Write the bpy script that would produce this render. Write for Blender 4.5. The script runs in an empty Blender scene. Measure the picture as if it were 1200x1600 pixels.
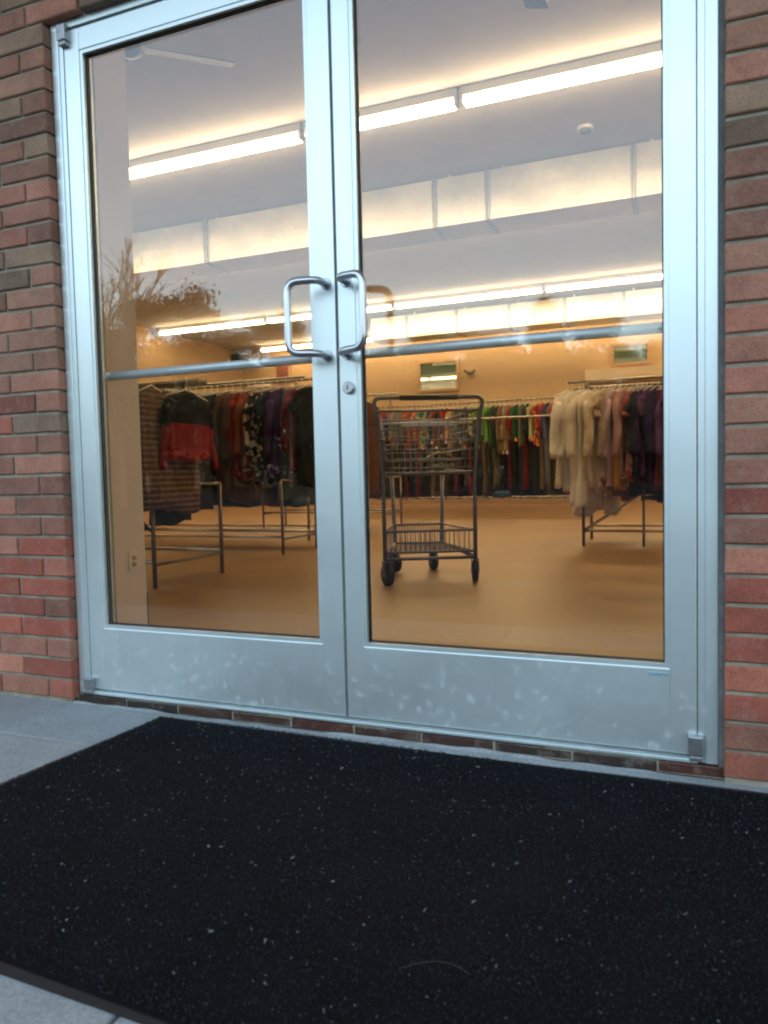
import bpy, bmesh, math, random
from mathutils import Vector, Matrix
random.seed(7)
C = bpy.context.scene.collection
S = bpy.context.scene
R = math.radians

# ------------------------------------------------------------------ camera
def basis(yaw, pitch, roll):
    cy, sy, cp, sp = math.cos(yaw), math.sin(yaw), math.cos(pitch), math.sin(pitch)
    w = Vector((-sy*cp, cy*cp, sp)); r = Vector((cy, sy, 0)); u = r.cross(w)
    return math.cos(roll)*r+math.sin(roll)*u, -math.sin(roll)*r+math.cos(roll)*u, w
cr, cu, cw = basis(.3813, -.0519, -.0231)
cam = bpy.data.cameras.new('camera'); camo = bpy.data.objects.new('camera', cam); C.objects.link(camo)
m = Matrix(((cr.x, cu.x, -cw.x, .8769), (cr.y, cu.y, -cw.y, -1.8636), (cr.z, cu.z, -cw.z, .7028), (0, 0, 0, 1)))
camo.matrix_world = m
cam.sensor_fit = 'HORIZONTAL'; cam.sensor_width = 36; cam.lens = 34.52
cam.clip_start = .02; cam.clip_end = 3000
cam.dof.use_dof = True; cam.dof.focus_distance = 3.0; cam.dof.aperture_fstop = 7.0
S.camera = camo

# ------------------------------------------------------------------ sky, sun, exposure
W = bpy.data.worlds.new('World'); S.world = W; W.use_nodes = True
nt = W.node_tree; bg = nt.nodes['Background']
sky = nt.nodes.new('ShaderNodeTexSky'); sky.sky_type = 'NISHITA'; sky.sun_disc = False
SUN_EL, SUN_AZ = 7, 20
sky.sun_elevation = R(SUN_EL); sky.sun_rotation = R(SUN_AZ)
sky.air_density = 1.0; sky.dust_density = 3.0; sky.ozone_density = 1.5
hs = nt.nodes.new('ShaderNodeHueSaturation'); hs.inputs['Saturation'].default_value = .60   # thin overcast
nt.links.new(sky.outputs[0], hs.inputs['Color']); nt.links.new(hs.outputs[0], bg.inputs[0]); bg.inputs[1].default_value = .15
sd = bpy.data.lights.new('sun', 'SUN'); sd.energy = .25; sd.angle = R(10); sd.color = (1, .85, .7)
so = bpy.data.objects.new('sun', sd); C.objects.link(so)
so.rotation_euler = Vector((math.sin(R(SUN_AZ))*math.cos(R(SUN_EL)), math.cos(R(SUN_AZ))*math.cos(R(SUN_EL)), math.sin(R(SUN_EL)))).to_track_quat('Z', 'Y').to_euler()
so.location = (0, 0, 20)
S.view_settings.view_transform = 'Standard'; S.view_settings.look = 'None'
S.view_settings.exposure = 3.05; S.view_settings.gamma = 1
S.render.engine = 'CYCLES'
S.cycles.max_bounces = 10; S.cycles.transparent_max_bounces = 12; S.cycles.filter_width = 2.2
TUBE = 4.3

# ------------------------------------------------------------------ helpers
def tag(o, label=None, cat=None, group=None, kind=None):
    if label: o['label'] = label
    if cat: o['category'] = cat
    if group: o['group'] = group
    if kind: o['kind'] = kind
    return o
def empty(name, loc=(0, 0, 0), rz=0):
    o = bpy.data.objects.new(name, None); C.objects.link(o); o.location = loc; o.rotation_euler = (0, 0, rz)
    o.empty_display_size = .1
    return o
class MB:
    def __init__(s): s.b = bmesh.new()
    def box(s, lo, hi, bev=0, mi=0):
        x0, y0, z0 = lo; x1, y1, z1 = hi
        v = [s.b.verts.new(p) for p in ((x0,y0,z0),(x1,y0,z0),(x1,y1,z0),(x0,y1,z0),(x0,y0,z1),(x1,y0,z1),(x1,y1,z1),(x0,y1,z1))]
        fs = [s.b.faces.new([v[i] for i in q]) for q in ((0,3,2,1),(4,5,6,7),(0,1,5,4),(1,2,6,5),(2,3,7,6),(3,0,4,7))]
        for f in fs: f.material_index = mi
        if bev:
            es = list({e for f in fs for e in f.edges})
            bmesh.ops.bevel(s.b, geom=es, offset=bev, segments=2, affect='EDGES', profile=.6)
        return s
    def quad(s, pts, mi=0):
        f = s.b.faces.new([s.b.verts.new(p) for p in pts]); f.material_index = mi; return s
    def prism(s, pts, z0, z1):
        a = [s.b.verts.new((p[0], p[1], z0)) for p in pts]; c = [s.b.verts.new((p[0], p[1], z1)) for p in pts]
        s.b.faces.new(a[::-1]); s.b.faces.new(c); n = len(pts)
        for i in range(n): s.b.faces.new((a[i], a[(i+1) % n], c[(i+1) % n], c[i]))
        return s
    def tube(s, pts, r, n=10, cap=True, flat=1.0):
        pts = [Vector(p) for p in pts]; rings = []; N = len(pts)
        rad = r if isinstance(r, (list, tuple)) else [r]*N
        t0 = (pts[1]-pts[0]).normalized(); up = Vector((0, 0, 1)) if abs(t0.z) < .9 else Vector((1, 0, 0))
        nrm = (up-t0*up.dot(t0)).normalized()
        for i, p in enumerate(pts):
            t = (pts[min(i+1, N-1)]-pts[max(i-1, 0)]).normalized()
            nrm = (nrm-t*nrm.dot(t)).normalized(); bi = t.cross(nrm)
            rings.append([s.b.verts.new(p+(nrm*math.cos(a)+bi*math.sin(a)*flat)*rad[i]) for a in [2*math.pi*k/n for k in range(n)]])
        for A, B in zip(rings, rings[1:]):
            for k in range(n):
                f = s.b.faces.new((A[k], A[(k+1) % n], B[(k+1) % n], B[k])); f.smooth = True
        if cap: s.b.faces.new(rings[0][::-1]); s.b.faces.new(rings[-1])
        return s
    def disc(s, c, ax, r, h, n=20):
        c = Vector(c); ax = Vector(ax).normalized()
        return s.tube([c, c+ax*h*.85, c+ax*h], [r, r, r*.88], n)
    def build(s, name, mat, parent=None):
        me = bpy.data.meshes.new(name); 
        bmesh.ops.recalc_face_normals(s.b, faces=s.b.faces)
        s.b.to_mesh(me); s.b.free()
        for mm in (mat if isinstance(mat, (list, tuple)) else [mat]): me.materials.append(mm)
        o = bpy.data.objects.new(name, me); C.objects.link(o); o.parent = parent
        return o
def rounded(pts, rad, seg=6):
    pts = [Vector(p) for p in pts]; out = [pts[0]]
    for a, b, c in zip(pts, pts[1:], pts[2:]):
        d1 = (a-b); d2 = (c-b); r1 = min(rad, d1.length*.48, d2.length*.48)
        p = b+d1.normalized()*r1; q = b+d2.normalized()*r1
        for k in range(seg+1):
            t = k/seg; out.append(p*(1-t)**2+b*2*t*(1-t)+q*t*t)
    return out+[pts[-1]]
def copy_tree(o, parent=None):
    c = o.copy(); C.objects.link(c); c.parent = parent
    for ch in list(o.children): copy_tree(ch, c)
    return c

# ------------------------------------------------------------------ materials
def newmat(name):
    mt = bpy.data.materials.new(name); mt.use_nodes = True
    n = mt.node_tree; return mt, n, n.nodes['Principled BSDF'], n.links
def noise(n, l, scale, detail=4, rough=.6, coord='Object', vec=None, dist=0):
    t = n.nodes.new('ShaderNodeTexNoise'); t.inputs['Scale'].default_value = scale
    t.inputs['Detail'].default_value = detail; t.inputs['Roughness'].default_value = rough; t.inputs['Distortion'].default_value = dist
    if vec is None:
        tc = n.nodes.new('ShaderNodeTexCoord'); vec = tc.outputs[coord]
    l.new(vec, t.inputs['Vector']); return t
def ramp(n, l, src, stops):
    r = n.nodes.new('ShaderNodeValToRGB'); e = r.color_ramp.elements
    while len(e) < len(stops): e.new(.5)
    for i, (p, c) in enumerate(stops):
        e[i].position = p; e[i].color = (*c, 1) if isinstance(c, (tuple, list)) else (c, c, c, 1)
    l.new(src, r.inputs[0]); return r
def mixc(n, l, fac, a, b, mode='MIX'):
    x = n.nodes.new('ShaderNodeMix'); x.data_type = 'RGBA'; x.blend_type = mode
    for s, v in ((x.inputs[0], fac), (x.inputs[6], a), (x.inputs[7], b)):
        if hasattr(v, 'is_output'): l.new(v, s)
        elif isinstance(v, (tuple, list)): s.default_value = (*v, 1)
        else: s.default_value = v
    return x.outputs[2]
def bump(n, l, h, bs, strength=.3, dist=.01):
    b = n.nodes.new('ShaderNodeBump'); b.inputs['Strength'].default_value = strength; b.inputs['Distance'].default_value = dist
    l.new(h, b.inputs['Height']); l.new(b.outputs[0], bs.inputs['Normal']); return b
def simple(name, col, rough=.6, metal=0, var=.12, scale=6, bmp=0, bscale=80, coord='Object'):
    mt, n, b, l = newmat(name)
    t = noise(n, l, scale, coord=coord)
    r = ramp(n, l, t.outputs[0], [(.3, tuple(c*(1-var) for c in col)), (.7, tuple(min(1, c*(1+var)) for c in col))])
    l.new(r.outputs[0], b.inputs['Base Color']); b.inputs['Roughness'].default_value = rough; b.inputs['Metallic'].default_value = metal
    if rough > .9: b.inputs['Specular IOR Level'].default_value = .05
    if bmp:
        t2 = noise(n, l, bscale, coord=coord); bump(n, l, t2.outputs[0], b, bmp, .003)
    return mt
def aluminium(name, base, spots):
    mt, n, b, l = newmat(name)
    tc = n.nodes.new('ShaderNodeTexCoord'); V = tc.outputs['Object']
    t = noise(n, l, 3, 6, .65, vec=V)
    r = ramp(n, l, t.outputs[0], [(.3, tuple(c*.93 for c in base)), (.7, base)])
    # dried splash marks: small irregular spots, only low on the door
    sp = n.nodes.new('ShaderNodeTexVoronoi'); sp.inputs['Scale'].default_value = 29; sp.inputs['Randomness'].default_value = 1
    nz = noise(n, l, 14, 3, .7, vec=V)
    add = n.nodes.new('ShaderNodeVectorMath'); add.operation = 'MULTIPLY_ADD'; add.inputs[1].default_value = (.07, .07, .07)
    l.new(nz.outputs['Color'], add.inputs[0]); l.new(V, add.inputs[2]); l.new(add.outputs[0], sp.inputs['Vector'])
    sr = ramp(n, l, sp.outputs['Distance'], [(.02, 1.), (.36, 0.)])
    big = noise(n, l, 7, 3, .6, vec=V); br = ramp(n, l, big.outputs[0], [(.36, 0.), (.52, 1.)])
    fine = noise(n, l, 60, 4, .7, vec=V); fr = ramp(n, l, fine.outputs[0], [(.58, 0.), (.72, .5)])
    sx = n.nodes.new('ShaderNodeSeparateXYZ'); l.new(V, sx.inputs[0])
    zr = n.nodes.new('ShaderNodeMapRange'); zr.inputs[1].default_value = .55; zr.inputs[2].default_value = .1
    l.new(sx.outputs[2], zr.inputs[0])
    mx = n.nodes.new('ShaderNodeMath'); mx.operation = 'MULTIPLY'; l.new(sr.outputs[0], mx.inputs[0]); l.new(br.outputs[0], mx.inputs[1])
    m2 = n.nodes.new('ShaderNodeMath'); m2.operation = 'MAXIMUM'; l.new(mx.outputs[0], m2.inputs[0]); l.new(fr.outputs[0], m2.inputs[1])
    m3 = n.nodes.new('ShaderNodeMath'); m3.operation = 'MULTIPLY'; l.new(m2.outputs[0], m3.inputs[0]); l.new(zr.outputs[0], m3.inputs[1])
    m4 = n.nodes.new('ShaderNodeMath'); m4.operation = 'MULTIPLY'; m4.inputs[1].default_value = spots; l.new(m3.outputs[0], m4.inputs[0])
    col = mixc(n, l, m4.outputs[0], r.outputs[0], (.72, .80, .84))
    l.new(col, b.inputs['Base Color'])
    mm = n.nodes.new('ShaderNodeMath'); mm.operation = 'MULTIPLY_ADD'; mm.inputs[1].default_value = -.6; mm.inputs[2].default_value = .8
    l.new(m4.outputs[0], mm.inputs[0]); l.new(mm.outputs[0], b.inputs['Metallic'])
    rr = n.nodes.new('ShaderNodeMapRange'); rr.inputs[3].default_value = .33; rr.inputs[4].default_value = .5
    l.new(t.outputs[0], rr.inputs[0]); l.new(rr.outputs[0], b.inputs['Roughness'])
    bump(n, l, fine.outputs[0], b, .06, .001)
    return mt
ALU = aluminium('anodised_aluminium', (.70, .81, .825), .55)
SATIN = simple('satin_steel', (.50, .54, .58), .28, .95, .06, 12)
BARM = simple('brushed_bar', (.62, .70, .75), .5, .6, .06, 12)
PIVOT = simple('pivot_metal', (.34, .36, .38), .4, .85, .2, 30)
GASKET = simple('black_gasket', (.012, .012, .012), .6)
CAULK = simple('grey_caulk', (.12, .13, .13), .8, 0, .25, 30)
STEEL = simple('chrome_rack_steel', (.40, .37, .33), .25, .9, .08, 10)
RACKPAINT = simple('rack_paint', (.15, .12, .09), .4, .6, .15, 12)
CARTM = simple('cart_wire_zinc', (.17, .17, .21), .38, .7, .15, 14)
RUBBER = simple('black_rubber', (.008, .008, .009), .6, 0, .3, 20)
PLASTB = simple('black_plastic', (.02, .02, .022), .4, 0, .2, 20)
HANG = simple('hanger_plastic', (.70, .68, .62), .35, 0, .1, 10)
WHITEP = simple('white_plastic', (.7, .69, .66), .4, 0, .05)
CHANNEL = simple('white_enamel', (.72, .72, .70), .4, 0, .05)
GALV = None
def galv():
    mt, n, b, l = newmat('galvanised_sheet')
    v = n.nodes.new('ShaderNodeTexVoronoi'); v.inputs['Scale'].default_value = 22
    tc = n.nodes.new('ShaderNodeTexCoord'); l.new(tc.outputs['Object'], v.inputs['Vector'])
    t = noise(n, l, 1.6, 5, .6)
    c1 = ramp(n, l, t.outputs[0], [(.3, (.56, .60, .64)), (.5, (.66, .69, .72)), (.7, (.80, .82, .84))])
    c = mixc(n, l, .12, c1.outputs[0], v.outputs['Color'], 'SOFT_LIGHT'); l.new(c, b.inputs['Base Color'])
    b.inputs['Metallic'].default_value = .65
    rr = ramp(n, l, t.outputs[0], [(.3, .28), (.7, .42)]); l.new(rr.outputs[0], b.inputs['Roughness'])
    t2 = noise(n, l, 2.6, 3, .5); bump(n, l, t2.outputs[0], b, .30, .04)
    return mt
GALV = galv()
def glassmat(name, tint=(1, 1, 1), boost=1.0):
    mt, n, b, l = newmat(name); n.nodes.remove(b)
    out = n.nodes['Material Output']; g = n.nodes.new('ShaderNodeNewGeometry')
    dp = n.nodes.new('ShaderNodeVectorMath'); dp.operation = 'DOT_PRODUCT'; l.new(g.outputs['Normal'], dp.inputs[0]); l.new(g.outputs['Incoming'], dp.inputs[1])
    def M(op, a, c=None):
        x = n.nodes.new('ShaderNodeMath'); x.operation = op; l.new(a, x.inputs[0])
        if c is not None: x.inputs[1].default_value = c
        return x
    ab = M('ABSOLUTE', dp.outputs['Value']); inv = n.nodes.new('ShaderNodeMath'); inv.operation = 'SUBTRACT'; inv.inputs[0].default_value = 1; l.new(ab.outputs[0], inv.inputs[1])
    p5 = M('POWER', inv.outputs[0], 5); f = M('MULTIPLY_ADD', p5.outputs[0], .955); f.inputs[2].default_value = .045*boost
    tr = n.nodes.new('ShaderNodeBsdfTransparent'); tr.inputs[0].default_value = (*tint, 1)
    gl = n.nodes.new('ShaderNodeBsdfGlossy'); gl.inputs['Roughness'].default_value = 0.0; gl.inputs[0].default_value = (1, 1, 1, 1)
    tw = noise(n, l, 1.3, 2, .4); bp = n.nodes.new('ShaderNodeBump'); bp.inputs['Strength'].default_value = .008; bp.inputs['Distance'].default_value = .01
    l.new(tw.outputs[0], bp.inputs['Height']); l.new(bp.outputs[0], gl.inputs['Normal'])
    mx = n.nodes.new('ShaderNodeMixShader'); l.new(f.outputs[0], mx.inputs[0]); l.new(tr.outputs[0], mx.inputs[1]); l.new(gl.outputs[0], mx.inputs[2])
    # faint smears and dust film
    df = n.nodes.new('ShaderNodeBsdfDiffuse'); df.inputs[0].default_value = (.75, .78, .8, 1)
    sm = noise(n, l, 5, 6, .7, dist=1.5); sr = ramp(n, l, sm.outputs[0], [(.55, .0), (.85, .008)])
    m2 = n.nodes.new('ShaderNodeMixShader'); l.new(sr.outputs[0], m2.inputs[0]); l.new(mx.outputs[0], m2.inputs[1]); l.new(df.outputs[0], m2.inputs[2])
    l.new(m2.outputs[0], out.inputs['Surface'])
    return mt
GLASS = glassmat('door_glass', (.97, .985, .98), 1.15)
def mirrormat():
    mt, n, b, l = newmat('dark_green_glass')
    b.inputs['Base Color'].default_value = (.05, .09, .06, 1); b.inputs['Roughness'].default_value = .03
    b.inputs['Specular IOR Level'].default_value = 1.0; b.inputs['IOR'].default_value = 1.9
    t = noise(n, l, 1.2, 2); bump(n, l, t.outputs[0], b, .02, .02); return mt
MIRROR = mirrormat()
def emis(name, col, s):
    mt, n, b, l = newmat(name); b.inputs['Base Color'].default_value = (.9, .9, .9, 1)
    b.inputs['Emission Color'].default_value = (*col, 1); b.inputs['Emission Strength'].default_value = s; return mt
TUBEM = emis('fluorescent_tube', (1.0, .67, .34), TUBE)
def brickmat():
    mt, n, b, l = newmat('fired_brick')
    at = n.nodes.new('ShaderNodeAttribute'); at.attribute_name = 'brick_colour'
    t = noise(n, l, 9, 6, .7); r = ramp(n, l, t.outputs[0], [(.25, .85), (.55, 1.35), (.8, 1.75)])
    c = mixc(n, l, 1.0, at.outputs['Color'], r.outputs[0], 'MULTIPLY')
    t3 = noise(n, l, 26, 5, .75); r3 = ramp(n, l, t3.outputs[0], [(.5, 0.), (.75, .4)])
    c = mixc(n, l, r3.outputs[0], c, (.30, .25, .21))
    t4 = noise(n, l, 220, 2, .6); r4 = ramp(n, l, t4.outputs[0], [(.35, .8), (.65, 1.12)])
    c = mixc(n, l, 1.0, c, r4.outputs[0], 'MULTIPLY')
    l.new(c, b.inputs['Base Color']); b.inputs['Roughness'].default_value = .85
    ad = n.nodes.new('ShaderNodeMath'); ad.operation = 'ADD'; l.new(t3.outputs[0], ad.inputs[0]); l.new(t4.outputs[0], ad.inputs[1])
    bump(n, l, ad.outputs[0], b, .5, .004); return mt
BRICK = brickmat()
MORTAR = simple('old_mortar', (.28, .26, .20), .95, 0, .3, 14, .6, 150)
def concretemat(name, col, var=.18, scl=2.5, bst=.35):
    mt, n, b, l = newmat(name)
    t = noise(n, l, scl, 8, .65); r = ramp(n, l, t.outputs[0], [(.3, tuple(c*(1-var) for c in col)), (.7, tuple(c*(1+var) for c in col))])
    t2 = noise(n, l, 180, 3, .7); r2 = ramp(n, l, t2.outputs[0], [(.35, .75), (.65, 1.15)])
    c = mixc(n, l, 1., r.outputs[0], r2.outputs[0], 'MULTIPLY')
    t3 = noise(n, l, 12, 5, .7); r3 = ramp(n, l, t3.outputs[0], [(.6, 0.), (.75, .35)])
    c = mixc(n, l, r3.outputs[0], c, tuple(x*.5 for x in col))
    l.new(c, b.inputs['Base Color']); b.inputs['Roughness'].default_value = .9; b.inputs['Specular IOR Level'].default_value = .12
    bump(n, l, t2.outputs[0], b, bst, .003); return mt
CONC = concretemat('sidewalk_concrete', (.29, .32, .33))
ASPH = concretemat('asphalt', (.020, .020, .021), .2, 1.2, .5)
def carpet():
    mt, n, b, l = newmat('black_carpet')
    t = noise(n, l, 5, 5, .6); r = ramp(n, l, t.outputs[0], [(.3, (.0035, .004, .005)), (.75, (.007, .008, .0105))])
    t2 = noise(n, l, 260, 3, .7); r2 = ramp(n, l, t2.outputs[0], [(.35, .4), (.68, 1.9)])
    c = mixc(n, l, 1., r.outputs[0], r2.outputs[0], 'MULTIPLY')
    t3 = noise(n, l, 420, 2, .5); r3 = ramp(n, l, t3.outputs[0], [(.70, 0.), (.76, .5)])
    c = mixc(n, l, r3.outputs[0], c, (.10, .10, .11))
    l.new(c, b.inputs['Base Color']); b.inputs['Roughness'].default_value = .95; b.inputs['Specular IOR Level'].default_value = .1
    bump(n, l, t2.outputs[0], b, 1.0, .006); return mt
CARPET = carpet()
def floormat():
    mt, n, b, l = newmat('shop_floor')
    t = noise(n, l, 1.6, 7, .65); r = ramp(n, l, t.outputs[0], [(.28, (.18, .10, .032)), (.55, (.25, .145, .048)), (.75, (.32, .195, .075))])
    t2 = noise(n, l, 28, 5, .7); r2 = ramp(n, l, t2.outputs[0], [(.3, .82), (.7, 1.12)])
    c = mixc(n, l, 1., r.outputs[0], r2.outputs[0], 'MULTIPLY'); l.new(c, b.inputs['Base Color'])
    rr = ramp(n, l, t.outputs[0], [(.3, .36), (.7, .52)]); l.new(rr.outputs[0], b.inputs['Roughness'])
    t3 = noise(n, l, 3.5, 6, .7, dist=.6); r3 = ramp(n, l, t3.outputs[0], [(.58, 0.), (.72, .35)]); l.new(mixc(n, l, r3.outputs[0], c, (.13, .08, .035)), b.inputs['Base Color'])
    bump(n, l, t2.outputs[0], b, .08, .002); return mt
FLOORM = floormat()
CEILM = simple('textured_ceiling', (.45, .46, .49), .9, 0, .05, 3, .8, 60)
WALLM = simple('interior_paint', (.36, .255, .145), .75, 0, .05, 1.5, .1, 40)
STUBM = simple('partition_paint', (.68, .59, .49), .7, 0, .04, 1.5, .1, 40)
WOODM = simple('cream_laminate', (.68, .58, .42), .5, 0, .05)
FANM = simple('blue_grey_blade', (.06, .10, .17), .5, 0, .15, 8)
BASEB = simple('grey_vinyl_base', (.12, .11, .10), .6)
FRAMEW = simple('tan_wood_trim', (.34, .22, .11), .55, 0, .2, 8)
PICM = simple('dark_red_print', (.12, .035, .02), .6, 0, .5, 9)
LEAFM = simple('pine_foliage', (.028, .036, .02), .7, 0, .5, 1.2)
LEAF2 = simple('broadleaf_foliage', (.038, .04, .024), .7, 0, .5, 1.0)
BARK = simple('bark', (.09, .07, .055), .9, 0, .3, 5)
GRASSM = simple('dry_grass', (.035, .04, .02), .95, 0, .4, .6)
SOFFIT = simple('painted_soffit', (.35, .36, .36), .7)

# ------------------------------------------------------------------ ground and setting
tag(MB().box((-120, -46.0, -.25), (60, -1.50, -.16)).build('asphalt_lot', ASPH), kind='structure')
tag(MB().quad([(-400, -400, -.30), (400, -400, -.30), (400, 400, -.30), (-400, 400, -.30)]).build('ground', GRASSM), kind='structure')
slab = MB()
slab.box((-12, -.306, -.2), (12, -.012, -.03), .004)
xs = [-12+1.52*i for i in range(17)]
for a, c in zip(xs, xs[1:]): slab.box((a+.004, -1.50, -.2), (c-.004, -.314, -.03), .006)
xx0 = -4.0; prev = None   # ragged cement smear against the sill
def smear(x): return max(0, .0025+.003*math.sin(x*5)+.002*math.sin(x*17+1)+.0012*math.sin(x*47+2))
while xx0 < 4:
    x1_ = xx0+.012; a_, c_ = smear(xx0), smear(x1_)
    slab.quad([(xx0, -.024, -.0303), (x1_, -.024, -.0303), (x1_, -.0165, -.03+c_), (xx0, -.0165, -.03+a_)])
    slab.quad([(xx0, -.0165, -.03+a_), (x1_, -.0165, -.03+c_), (x1_, -.010, -.031+c_), (xx0, -.010, -.031+a_)]); xx0 = x1_
tag(slab.build('sidewalk', CONC), kind='structure')
tag(MB().box((-9.2, .06, -.1), (6.2, 14, .0)).build('shop_floor', FLOORM), kind='structure')
tag(MB().box((-9.25, .2, 3.8), (6.25, 14.05, 3.9)).build('ceiling', CEILM), kind='structure')
tag(MB().box((-9.25, 13.95, 0), (6.25, 14.1, 3.8)).build('wall_back', WALLM), kind='structure')
tag(MB().box((-9.4, .2, 0), (-9.2, 13.95, 3.8)).build('wall_left', WALLM), kind='structure')
tag(MB().box((6.2, .2, 0), (6.4, 13.95, 3.8)).build('wall_right', WALLM), kind='structure')

# ------------------------------------------------------------------ brick building front
bld = empty('brick_storefront', (0, 0, 0))
tag(bld, 'weathered red and brown brick shop front around the glass doors', 'building')
core = MB()
XL, XR, ZT = -.975, .974, 2.182
core.box((-9.4, -.022, -.2), (XL-.012, .2, 4.3)); core.box((XR+.0015, -.022, -.2), (6.4, .2, 4.3)); core.box((XL-.012, -.022, ZT+.004), (XR+.0015, .2, 4.3))
core.build('mortar', MORTAR, bld)
bb = bmesh.new(); lay = bb.loops.layers.color.new('brick_colour')
def brickcol(z, rnd):
    if -.029 < z < -.028: c = rnd.choice([(.20, .12, .09), (.16, .12, .10), (.24, .11, .08), (.13, .11, .10)]); return (*c, 1)
    red = [(.32, .10, .065), (.37, .13, .085), (.28, .085, .06), (.34, .14, .10)]
    mid = [(.33, .18, .14), (.29, .16, .125), (.38, .21, .165), (.27, .145, .115), (.31, .14, .11)]
    old = [(.23, .19, .145), (.26, .21, .165), (.30, .18, .14), (.22, .19, .15), (.33, .22, .175)]
    p = rnd.random()
    if z < .42: s = red if p < .72 else mid
    elif z < 1.05: s = mid if p < .7 else (red if p < .85 else old)
    else: s = old if p < .6 else mid
    c = rnd.choice(s); k = rnd.uniform(.85, 1.15)
    g = .42 if z < .6 else .55; return ((c[0]*(1-g)+.36*g)*k*1.55, (c[1]*(1-g)+.29*g)*k*1.55, (c[2]*(1-g)+.245*g)*k*1.55, 1)
def abrick(x0, x1, z0, z1, rnd, yb=.0, y=-.03):
    c = brickcol(z0, rnd); j = lambda: rnd.uniform(-.0012, .0012)
    y += j(); g = .0035
    P = [(x0+j(), z0+j()), (x1+j(), z0+j()), (x1+j(), z1+j()), (x0+j(), z1+j())]
    A = [bb.verts.new((p[0], yb, p[1])) for p in P]; Bv = [bb.verts.new((p[0], y+g, p[1])) for p in P]
    cx, cz = (x0+x1)/2, (z0+z1)/2
    D = [bb.verts.new((p[0]+(g if p[0] < cx else -g), y, p[1]+(g if p[1] < cz else -g))) for p in P]
    fs = [bb.faces.new(D)]
    for i in range(4):
        k = (i+1) % 4; fs.append(bb.faces.new((Bv[i], Bv[k], D[k], D[i]))); fs.append(bb.faces.new((A[i], A[k], Bv[k], Bv[i])))
    for f in fs:
        for lp in f.loops: lp[lay] = c
rb = random.Random(11)
LM, CH, MJ = .2135, .0677, .0095
for k in range(56):
    z0 = -.016+CH*k; z1 = z0+CH-MJ; zz = z0
    def run(a, c, start, edge_left):
        x = start
        while x < c:
            p, q = max(x, a), min(x+LM-MJ, c)
            if q-p > .02: abrick(p, q, z0, z1, rb)
            x += LM
    if z1 < ZT:
        off = 0 if k % 2 else LM/2
        # left pier, bricks counted from its right end
        x = XL-.004
        first = LM-MJ if k % 2 else LM/2-MJ
        q = x
        while q > -5: 
            p = q-first; abrick(p, q, z0, z1, rb, .18 if q == x else .0); q = p-MJ; first = LM-MJ
        first = LM/2-MJ if k % 2 else LM-MJ
        p = XR; st = p
        while p < 5:
            q = p+first; abrick(p, q, z0, z1, rb, .18 if p == st else .0); p = q+MJ; first = LM-MJ
    else:
        run(-5, 5, -5.1+(LM/2 if k % 2 else 0), False)
me = bpy.data.meshes.new('brick_wall'); bmesh.ops.recalc_face_normals(bb, faces=bb.faces); bb.to_mesh(me); bb.free(); me.materials.append(BRICK)
o = bpy.data.objects.new('brick_wall', me); C.objects.link(o); o.parent = bld
MB().box((-9.4, -.03, 4.3), (6.4, 14.3, 4.5)).build('roof', SOFFIT, bld)
# brick sill under the door
sl = bmesh.new(); lay = sl.loops.layers.color.new('brick_colour'); bb = sl
x = XL-.2
while x < XR+.25:
    abrick(x, x+.196, -.0285, -.004, rb, .06, -.0115+rb.uniform(-.001, .003)); x += .2005
me = bpy.data.meshes.new('brick_sill'); bmesh.ops.recalc_face_normals(sl, faces=sl.faces); sl.to_mesh(me); sl.free(); me.materials.append(BRICK)
o = bpy.data.objects.new('brick_sill', me); C.objects.link(o); o.parent = bld
MB().box((-1.25, -.006, -.03), (1.25, .06, -.004)).build('sill_mortar', MORTAR, bld)
MB().box((.9625, -.012, .0), (.9745, .05, 2.182)).build('caulk_joint', CAULK, bld)

can = empty('shade_canopy', (0, -.8, 3.0)); tag(can, 'unseen flat grey canopy added to shade the shop entrance', 'canopy')  # canopy added out of view to shade the sidewalk and brick front
can.location = (0, 0, 0)
MB().box((-4.2, -1.30, 3.05), (4.2, -.035, 3.25), .01).build('shade_slab', SOFFIT, can)
for sx in (-4.0, 4.0): MB().box((sx-.06, -1.26, -.03), (sx+.06, -1.14, 3.05), .006).build('post', SOFFIT, can)

# ------------------------------------------------------------------ door frame
df = empty('door_frame', (0, .02, 0)); df.location = (0, 0, 0)
tag(df, 'pale aluminium frame fixed in the brickwork round both glass doors', 'door frame')
j = MB(); j.box((-.975, 0, 0), (-.947, .11, 2.174), .002); j.box((-.947, .004, 0), (-.931, .10, 2.174), .0015); j.build('jamb', ALU, df)
j = MB(); j.box((.934, 0, 0), (.962, .11, 2.174), .002); j.box((.918, .004, 0), (.934, .10, 2.174), .0015); j.build('jamb', ALU, df)
j = MB(); j.box((-.947, .001, 2.127), (.934, .11, 2.174), .002); j.box((-.947, .05, 2.117), (.934, .10, 2.127)); j.build('header', ALU, df)
j = MB(); j.box((-.931, .056, 0), (-.905, .10, 2.117), .001); j.box((.893, .056, 0), (.918, .10, 2.117), .001); j.box((-.905, .056, 2.095), (.893, .099, 2.117), .001)
j.box((-.905, .056, .0125), (.893, .09, .022)); j.build('door_stop', ALU, df)
t = MB(); t.box((-.93, -.004, .0), (.917, .10, .006)); t.prism([(-.925, -.001), (.912, -.001), (.912, .02), (-.925, .02)], .006, .012); t.build('threshold', ALU, df)
def pivot(x, z0, z1, parent):
    p = MB(); p.box((x-.017, -.016, z0), (x+.017, .03, z1), .004); p.box((x-.014, -.013, z0-.014), (x+.014, .03, z0-.001), .003)
    return p.build('pivot_hinge', PIVOT, parent)
pivot(.913, .02, .068, df); pivot(-.927, .016, .055, df); pivot(-.920, 2.085, 2.135, df)
MB().box((-.885, -.002, 2.148), (-.865, .002, 2.160), .001).build('screw_cap', CAULK, df)

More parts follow.
